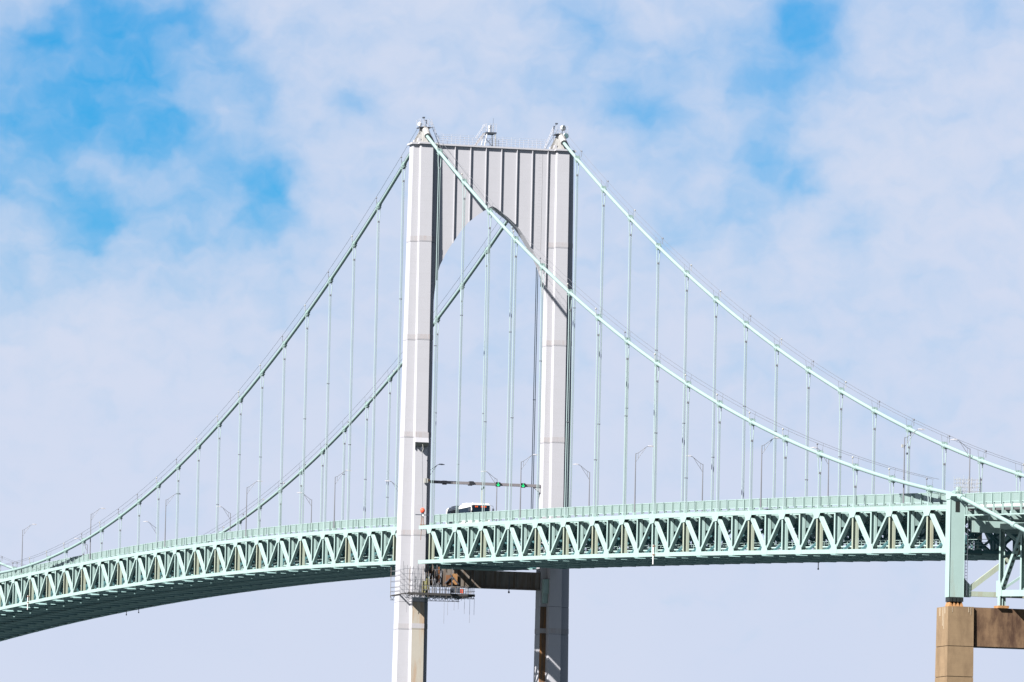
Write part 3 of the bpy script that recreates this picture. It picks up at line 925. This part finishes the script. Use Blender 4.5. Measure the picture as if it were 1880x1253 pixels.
# ------------------------------------------------------------------ scaffold below the deck at the near leg
sf = thing('work_scaffold', (0, -6.5, 56.0), 'suspended work scaffold of tubes and dark planks wrapped round the near leg below deck', 'scaffold')
X0, X1, Y0, Y1, ZP = -3.0, 4.4, -11.0, -2.1, 55.85
b = MB(); b.box((2.75, Y0 + .32, ZP), (X1, Y1, ZP + .12)); b.box((2.75, Y0, ZP), (X1, Y0 + .2, ZP + .12)); b.box((X1, Y0 + .32, ZP - .1), (X1 + .05, Y1, ZP + .2)); b.box((X0, Y0, ZP), (-2.6, Y1, ZP + .12)); b.box((-2.6, -7.0, ZP), (2.65, Y1, ZP + .12)); b.box((-2.6, Y0, ZP), (2.65, -10.98 + .15, ZP + .12))
b.build('platform', m_plank, sf)
b = MB()
for x in (X0 + .05, X1 - .05):
    b.tube([(x, Y0, ZP - .45), (x, Y1, ZP - .35)], .04, 5)
    n_ = 16
    for i in range(n_):
        a = Y0 + (Y1 - Y0) * i / n_; c_ = Y0 + (Y1 - Y0) * (i + 1) / n_
        b.tube([(x, a, ZP), (x, (a + c_) / 2, ZP - .42), (x, c_, ZP)], .035, 4)
for i in range(6):
    y = Y0 + 1.0 + i * 1.5
    b.tube([(X0, y, ZP - .1), (X1, y, ZP - .1)], .05, 5)
b.build('platform_truss', m_dark, sf)
b = MB(); g = MB()
tube_m = MB(); tan = MB()
rng = random.Random(3)
for x in (X0, -1.4, 1.6, 3.0, X1 - .6, X1):
    for i in range(13):
        y = Y0 + .1 + (Y1 - Y0 - .2) * i / 12 + rng.uniform(-.1, .1)
        top = ZP + (3.6 + rng.uniform(-.5, .5) if (y < -6.6 or rng.random() < .25) else 1.15)
        if -1.5 < x < 1.7 and y < -7.1: continue
        (tan if rng.random() < .45 else b).tube([(x, y, ZP - .3), (x, y, top)], .032, 5)
for x in (X0, X1):
    for z in (ZP + .55, ZP + 1.08):
        g.tube([(x, Y0, z), (x, Y1, z)], .026, 5)
    for z in (1.8, 2.5, 3.1):
        g.tube([(x, Y0, ZP + z), (x, -6.6, ZP + z)], .026, 5)
for y in (Y0, Y1):
    for z in (.55, 1.08): g.tube([(X0, y, ZP + z), (X1, y, ZP + z)], .026, 5)
for z in (1.8, 2.5, 3.1): g.tube([(X0, Y0, ZP + z), (X1, Y0, ZP + z)], .026, 5)
for i in range(16):
    y = Y0 + .4 + i * .27
    (b if i % 3 else g).tube([(X1, y, ZP + rng.uniform(0, 1)), (X1, y + rng.uniform(-.5, .9), ZP + rng.uniform(2, 3.6))], .03, 4)
o1 = b.build('scaffold_tube', m_lamp, sf); o1['kind'] = 'stuff'; o2 = tan.build('scaffold_tube', m_scaf, sf); o2['kind'] = 'stuff'; g.build('guard_rail', m_lamp, sf)
b = MB()
for i in range(14):
    y = Y0 + .3 + (Y1 - Y0 - .4) * (i / 13) + rng.uniform(-.2, .2)
    if -9.6 < y < -6.2: continue
    MB().tube([(X1 - .1, y, ZP - .4), (X1 - .1, y, ZP - .5 - (1.1 + rng.random() * 1.0) * (1.5 if i % 5 == 2 else 1))], .02, 4).build('hanging_rope', m_lamp, sf)
for (y0, y1, z0, z1, mm, nm) in ((-8.6, -8.1, .2, 1.7, m_yellow, 'debris_net'), (-8.05, -7.7, .6, 2.0, m_yellow, 'debris_net'),
                                 (-4.9, -3.8, .35, 1.0, m_dark, 'tool_box'), (-3.75, -3.3, .35, .85, m_red, 'tool_box')):
    MB().box((3.3, y0, ZP + z0), (3.6, y1, ZP + z1)).build(nm, mm, sf)
for (y0, y1, z0, z1, mm) in ((-6.3, -5.85, 57.3, 59.5, m_rust), (-5.0, -4.35, 57.3, 58.5, m_rust), (-4.25, -3.55, 57.35, 58.7, m_orange), (-7.0, -6.75, 57.3, 59.5, m_rust)):
    MB().box((1.18, y0, z0), (1.30, y1, z1)).build('rusted_plate', mm, sf)
b = MB()
b.beam((1.4, -4.5, 58.6), (1.4, -3.4, 57.4), .10, .12, (1, 0, 0)); b.beam((1.4, -5.2, 57.4), (1.4, -4.2, 58.4), .10, .12, (1, 0, 0))
b.build('timber_brace', m_dark, sf)

# small hanging rods and pipes
o = thing('hanging_light', (1.3, 3.1, 56.6), 'thin dark rod with a small lamp hanging below the tower portal beam', 'light')
MB().tube([(1.3, 3.1, 58.6), (1.3, 3.1, 56.75)], .05, 5).build('rod', m_dark, o)
MB().ball((1.3, 3.1, 56.65), .14, 8, 6).build('lamp', m_dark, o)
for (x, y, lb) in ((-236.0, 7.6, 'left one of two dark rods hanging under the far left of the deck'), (-227.5, 7.6, 'right one of two dark rods hanging under the far left of the deck'),
                   (112.0, 8.4, 'dark rod hanging under the deck left of the concrete pier')):
    z = deck(x) - TH
    o = thing('hanging_rod', (x, y, z - 1.0), lb, 'rod', 'rods hanging under the deck')
    MB().tube([(x, y, z - .2), (x, y, z - .95)], .05, 5).build('rod', m_dark, o)
    MB().ball((x, y, z - 1.0), .11, 8, 5).build('rod_end', m_dark, o)
for (x, lb) in ((107.0, 'white drain pipe down the near truss right of the tower'), (-229.0, 'pale drain pipe down the near truss at the far left')):
    z = deck(x)
    o = thing('drain_pipe', (x, -9.28, z - TH - 1.2), lb, 'pipe', 'drain pipes on the near truss')
    MB().tube([(x, -9.28, z - 3.2), (x, -9.28, z - TH - 1.1)], .075, 8).build('pipe', m_white, o)
    for zz in (3.4, TH + .1): MB().box((x - .14, -9.36, z - zz), (x + .14, -9.08, z - zz + .12)).build('pipe_clamp', m_rust, o)

# ------------------------------------------------------------------ cable bents and pier
ZPIER = 45.1
for s, nm in ((-1, 'near'), (1, 'far')):
    y = s * W
    o = thing('cable_bent', (XB, y, ZPIER), 'pale green steel column carrying the %s cable at the end of the truss' % nm, 'cable bent', 'cable bents')
    x0, x1, y0, y1 = XB - .62, XB + .6, y - .76, y + .76
    b = MB(); b.box((x0, y0, ZPIER + 1.0), (x1, y1, 55.75)); b.build('column', m_green, o)
    for yy in (y0 - .02, y1 - .02): MB().box((x1 - .1, yy, ZPIER + 1.0), (x1 + .05, yy + .04, 55.75)).build('column_flange', m_green, o)
    MB().box((x1 + .002, y - .22, 54.5), (x1 + .02, y + .22, 55.55)).build('access_opening_shade', m_bearing_hole_shade, o)  # black plate on the face, painted shade of the opening
    b = MB()
    b.plate_xz([(x0, 55.77), (x1, 55.77), (x1 + .35, 56.05), (x1 + .1, 56.30), (x0, 56.50), (x0 - .12, 56.2)], y0 - .05, y1 + .05)
    b.build('saddle_casting', m_green, o)
    b = MB()
    for k_ in range(3):
        p = Vector((XB - .3 + .38 * k_, y, cable_z(XB - .3 + .38 * k_) + .02)); b.tube([p - Vector((.11, 0, -.02)), p + Vector((.11, 0, -.02))], .40, 14)
    b.build('saddle_cover', m_cable, o)
    MB().box((XB - .35, y + .1, 56.55), (XB + .35, y + .45, 57.02)).build('saddle_hatch', m_green, o)
    for k_ in range(4):
        yy = y - .57 + .38 * k_
        MB().box((x0 + .1, yy - .15, ZPIER + .55), (x1 + .12, yy + .15, ZPIER + .98)).build('bearing_block', m_bearing_hole_shade, o)
        MB().prism([(x0, yy - .19, ZPIER), (x1 + .1, yy - .19, ZPIER), (x1 + .1, yy + .19, ZPIER), (x0, yy + .19, ZPIER)],
                   [(x0 + .1, yy - .05, ZPIER + .54), (x1, yy - .05, ZPIER + .54), (x1, yy + .05, ZPIER + .54), (x0 + .1, yy + .05, ZPIER + .54)]).build('bearing_wedge', m_orange, o)
    # ladder beside the column
    b = MB()
    yl = y1 + .1
    b.tube([(x1 - .1, yl + .05, ZPIER + 1.2), (x1 - .1, yl + .05, 55.0)], .025, 4)
    b.tube([(x1 - .1, yl + .28, ZPIER + 1.2), (x1 - .1, yl + .28, 55.0)], .025, 4)
    for k_ in range(30): b.tube([(x1 - .1, yl + .05, ZPIER + 1.3 + .31 * k_), (x1 - .1, yl + .28, ZPIER + 1.3 + .31 * k_)], .02, 4)
    b.build('ladder', m_dark, o)
# wind bracing between the bents
br = thing('bent_bracing', (XB, 0, 46.0), 'stained pale green cross bracing between the two cable bents', 'bracing')
MB().box((XB - .2, -7.2, 46.25), (XB + .2, 7.2, 46.75)).build('bottom_strut', m_green_stain, br)
MB().box((XB - .3, -7.2, 52.6), (XB + .3, 7.2, 54.2)).build('top_girder', m_green, br)
for s in (-1, 1):
    MB().beam((XB, s * 7.25, 47.0), (XB, s * .2, 52.4), .36, .5, (1, 0, 0)).build('diagonal', m_green_stain, br)
    MB().plate_yz([(s * 7.98, 46.15), (s * 7.2, 46.15), (s * 7.2, 47.3), (s * 7.98, 48.1)], XB - .02, XB + .22).build('gusset_plate', m_green, br)

pier = thing('concrete_pier', (XB, 0, 0), 'brown stained concrete portal pier under the cable bents', 'pier')
lifts = [45.1, 41.2, 38.2, 35.2, 32.2, 29.2, 26.2, 23.2, 20.2, 17.2, 14.2, 11.2, 8.2, 5.2, 2.0, -1.0]


def pier_ring(z, s, g=0.0):
    t = (45.1 - z) / 10
    x0, x1 = 210.05 - .12 * t - g, 213.6 + .38 * t * .35 + g
    a, c = sorted((s * (10.14 + .06 * t + g), s * (7.48 - .03 * t - g)))
    return [(x0, a, z), (x1, a, z), (x1, c, z), (x0, c, z)]


for s in (-1, 1):
    for z1, z0 in zip(lifts, lifts[1:]):
        MB().prism(pier_ring(z0 + .03, s), pier_ring(z1 - (.03 if z1 < 45 else 0), s)).build('column_lift', m_conc, pier)
    MB().prism(pier_ring(-1, s, -.05), pier_ring(45.0, s, -.05)).build('column_core', m_conc_dark, pier)
MB().box((210.4, -7.47, 41.25), (213.38, 7.47, 45.08)).build('cap_beam', m_conc_beam, pier)
for y, z0, w_ in ((-9.72, 44.5, .04), (-8.05, 44.55, .07), (-7.8, 44.3, .04)):
    MB().box((213.56, y, z0), (213.625 + (45.05 - z0) * .01, y + w_, 45.05)).build('white_runoff', m_runoff, pier)
for x, z0, w_ in ((211.0, 44.2, .22), (211.9, 43.2, .12), (212.6, 44.4, .16), (212.3, 42.9, .10)):
    MB().box((x, -10.17, z0), (x + w_, -10.10, 45.05)).build('white_runoff', m_runoff, pier)

# ------------------------------------------------------------------ approach span behind the bent
XA, XE = 212.6, 286.0
apr = thing('approach_span', (250, 0, 46.5), 'pale green deck truss approach span beyond the cable bent at right', 'bridge deck')


def adeck(x): return deck(210.6) - .046 * (x - 210.6)


pan = 6.45
nx = [XA + .25 + pan * i for i in range(11)]
ZTOP = lambda x: adeck(x) - 1.75
ZBOT = lambda x: 46.62 - .045 * (x - XA)
for s in (-1, 1):
    y = s * 4.4
    for a, c in zip(nx, nx[1:]):
        MB().beam((a - (.3 if a == nx[0] else 0), y, ZBOT(a)), (c - .01, y, ZBOT(c)), .5, .62).build('bottom_chord', m_green, apr)
        MB().beam((a, y, ZTOP(a)), (c - .01, y, ZTOP(c)), .5, .55).build('top_chord', m_green, apr)
    for i, a in enumerate(nx):
        b = MB(); b.box((a - .2, y - .24, ZBOT(a) + .3), (a + .2, y - .21, ZTOP(a) - .25)); b.box((a - .2, y + .21, ZBOT(a) + .3), (a + .2, y + .24, ZTOP(a) - .25))
        b.box((a - .17, y - .21, ZBOT(a) + .3), (a - .13, y + .21, ZTOP(a) - .25))
        b.build('vertical', m_green, apr)
        if i + 1 < len(nx):
            c = nx[i + 1]
            p, q = ((a, y, ZBOT(a) + .2), (c, y, ZTOP(c) - .2)) if i % 2 == 0 else ((a, y, ZTOP(a) - .2), (c, y, ZBOT(c) + .2))
            dg = MB().beam(p, q, .42, .46).build('diagonal', m_green, apr)
            h = MB(); P0, P1 = Vector(p), Vector(q); t = (P1 - P0).normalized(); nn = Vector((t.z, 0, -t.x))
            for k_ in range(9):
                c0 = P0 + (P1 - P0) * (.12 + .095 * k_) + nn * .235
                h.beam(c0 - t * .17, c0 + t * .17, .16, .02)
            ho = h.build('hand_hole_shade', m_bearing_hole_shade, apr); ho.parent = dg  # black strips on the surface, painted shade of the holes
    b = MB(); a = nx[0]
    b.plate_xz([(a - .75, ZBOT(a) - .32), (a + .9, ZBOT(a) - .32), (a + .9, ZBOT(a) + .3), (a + .35, ZBOT(a) + 1.25), (a - .75, ZBOT(a) + 1.25)], y - .29, y - .26)
    b.build('gusset_plate', m_green, apr)
    b = MB()
    for k_ in (-.28, 0, .28): b.box((a - .2, y + k_ - .04, 45.35), (a + .45, y + k_ + .04, ZBOT(a) - .31))
    b.build('bearing_leg', m_green, apr)
    MB().box((a - .6, y - .55, 45.09), (a + .8, y + .55, 45.34)).build('bearing_plate', m_orange, apr)
for i, a in enumerate(nx):
    b = MB()
    b.box((a - .15, -8.0, adeck(a) - 1.25), (a + .15, 8.0, adeck(a) - .35))
    b.beam((a, -4.4, ZBOT(a) + .3), (a, 4.4, ZTOP(a) - .3), .2, .24, (1, 0, 0)); b.beam((a, 4.4, ZBOT(a) + .3), (a, -4.4, ZTOP(a) - .3), .2, .24, (1, 0, 0))
    b.build('cross_frame', m_green, apr)
b = MB()
for a, c in zip(nx, nx[1:]):
    b.beam((a, 0, adeck(a) - .22), (c, 0, adeck(c) - .22), 16.2, .24)
b.build('road_slab', m_asphalt, apr)
for s in (-1, 1):
    b = MB()
    for a, c in zip(nx, nx[1:]): b.beam((a, s * 8.12, adeck(a) + .13), (c, s * 8.12, adeck(c) + .13), .2, .2)
    b.build('fascia', m_white, apr)
for k_ in range(26):
    x = 213.4 + 2.75 * k_
    b = MB(); b.plate_xz([(x - .05, adeck(x) + 1.3), (x + .06, adeck(x) + 1.3), (x + .06, adeck(x) - .7), (x - .05, adeck(x) - .7)], -8.42, -8.24)
    b.prism([(x - .04, -8.24, adeck(x) - .35), (x + .04, -8.24, adeck(x) - .35), (x + .04, -8.24, adeck(x) - .75), (x - .04, -8.24, adeck(x) - .75)],
            [(x - .04, -7.0, adeck(x) - .35), (x + .04, -7.0, adeck(x) - .35), (x + .04, -7.0, adeck(x) - 1.25), (x - .04, -7.0, adeck(x) - 1.25)])
    b.build('edge_bracket', m_green, apr)
b = MB()
b.beam((213.0, -8.3, adeck(213) - .78), (285, -8.3, adeck(285) - .78), .2, .12)
b.build('edge_beam', m_green, apr)
railing('pale green mesh railing on the approach deck right of the cable bent', -8.34, 213.4, 284.0, False, 2.75, 0, adeck, 0.0)
# climb guard cage over the bent
cg = thing('climb_guard', (XB + .6, -8.4, 56.4), 'pale spiky wire cage around the cable end above the cable bent', 'guard')
b = MB()
rng = random.Random(11)
for k_ in range(9):
    y = -8.95 + .28 * k_
    for x in (XB - .3, XB + .9):
        b.tube([(x, y, 56.2), (x + rng.uniform(-.15, .15), y + rng.uniform(-.1, .1), 57.9 + rng.uniform(-.2, .25))], .016, 4)
for z in (56.6, 57.0, 57.4, 57.75):
    b.tube([(XB - .3, -8.95, z), (XB + .9, -8.95, z), (XB + .9, -6.7, z), (XB - .3, -6.7, z), (XB - .3, -8.95, z)], .014, 4)
for k_ in range(10):
    y = -8.9 + .24 * k_
    b.tube([(XB + .9, y, 56.6 + rng.random() * .8), (XB + .9, y + .24, 57.2 + rng.random() * .7)], .012, 4)
b.build('wire_mesh', m_cage, cg)
MB().tube([(XB + .9, -6.65, 56.0), (XB + .9, -6.65, 58.0)], .05, 5).build('corner_post', m_dark, cg)
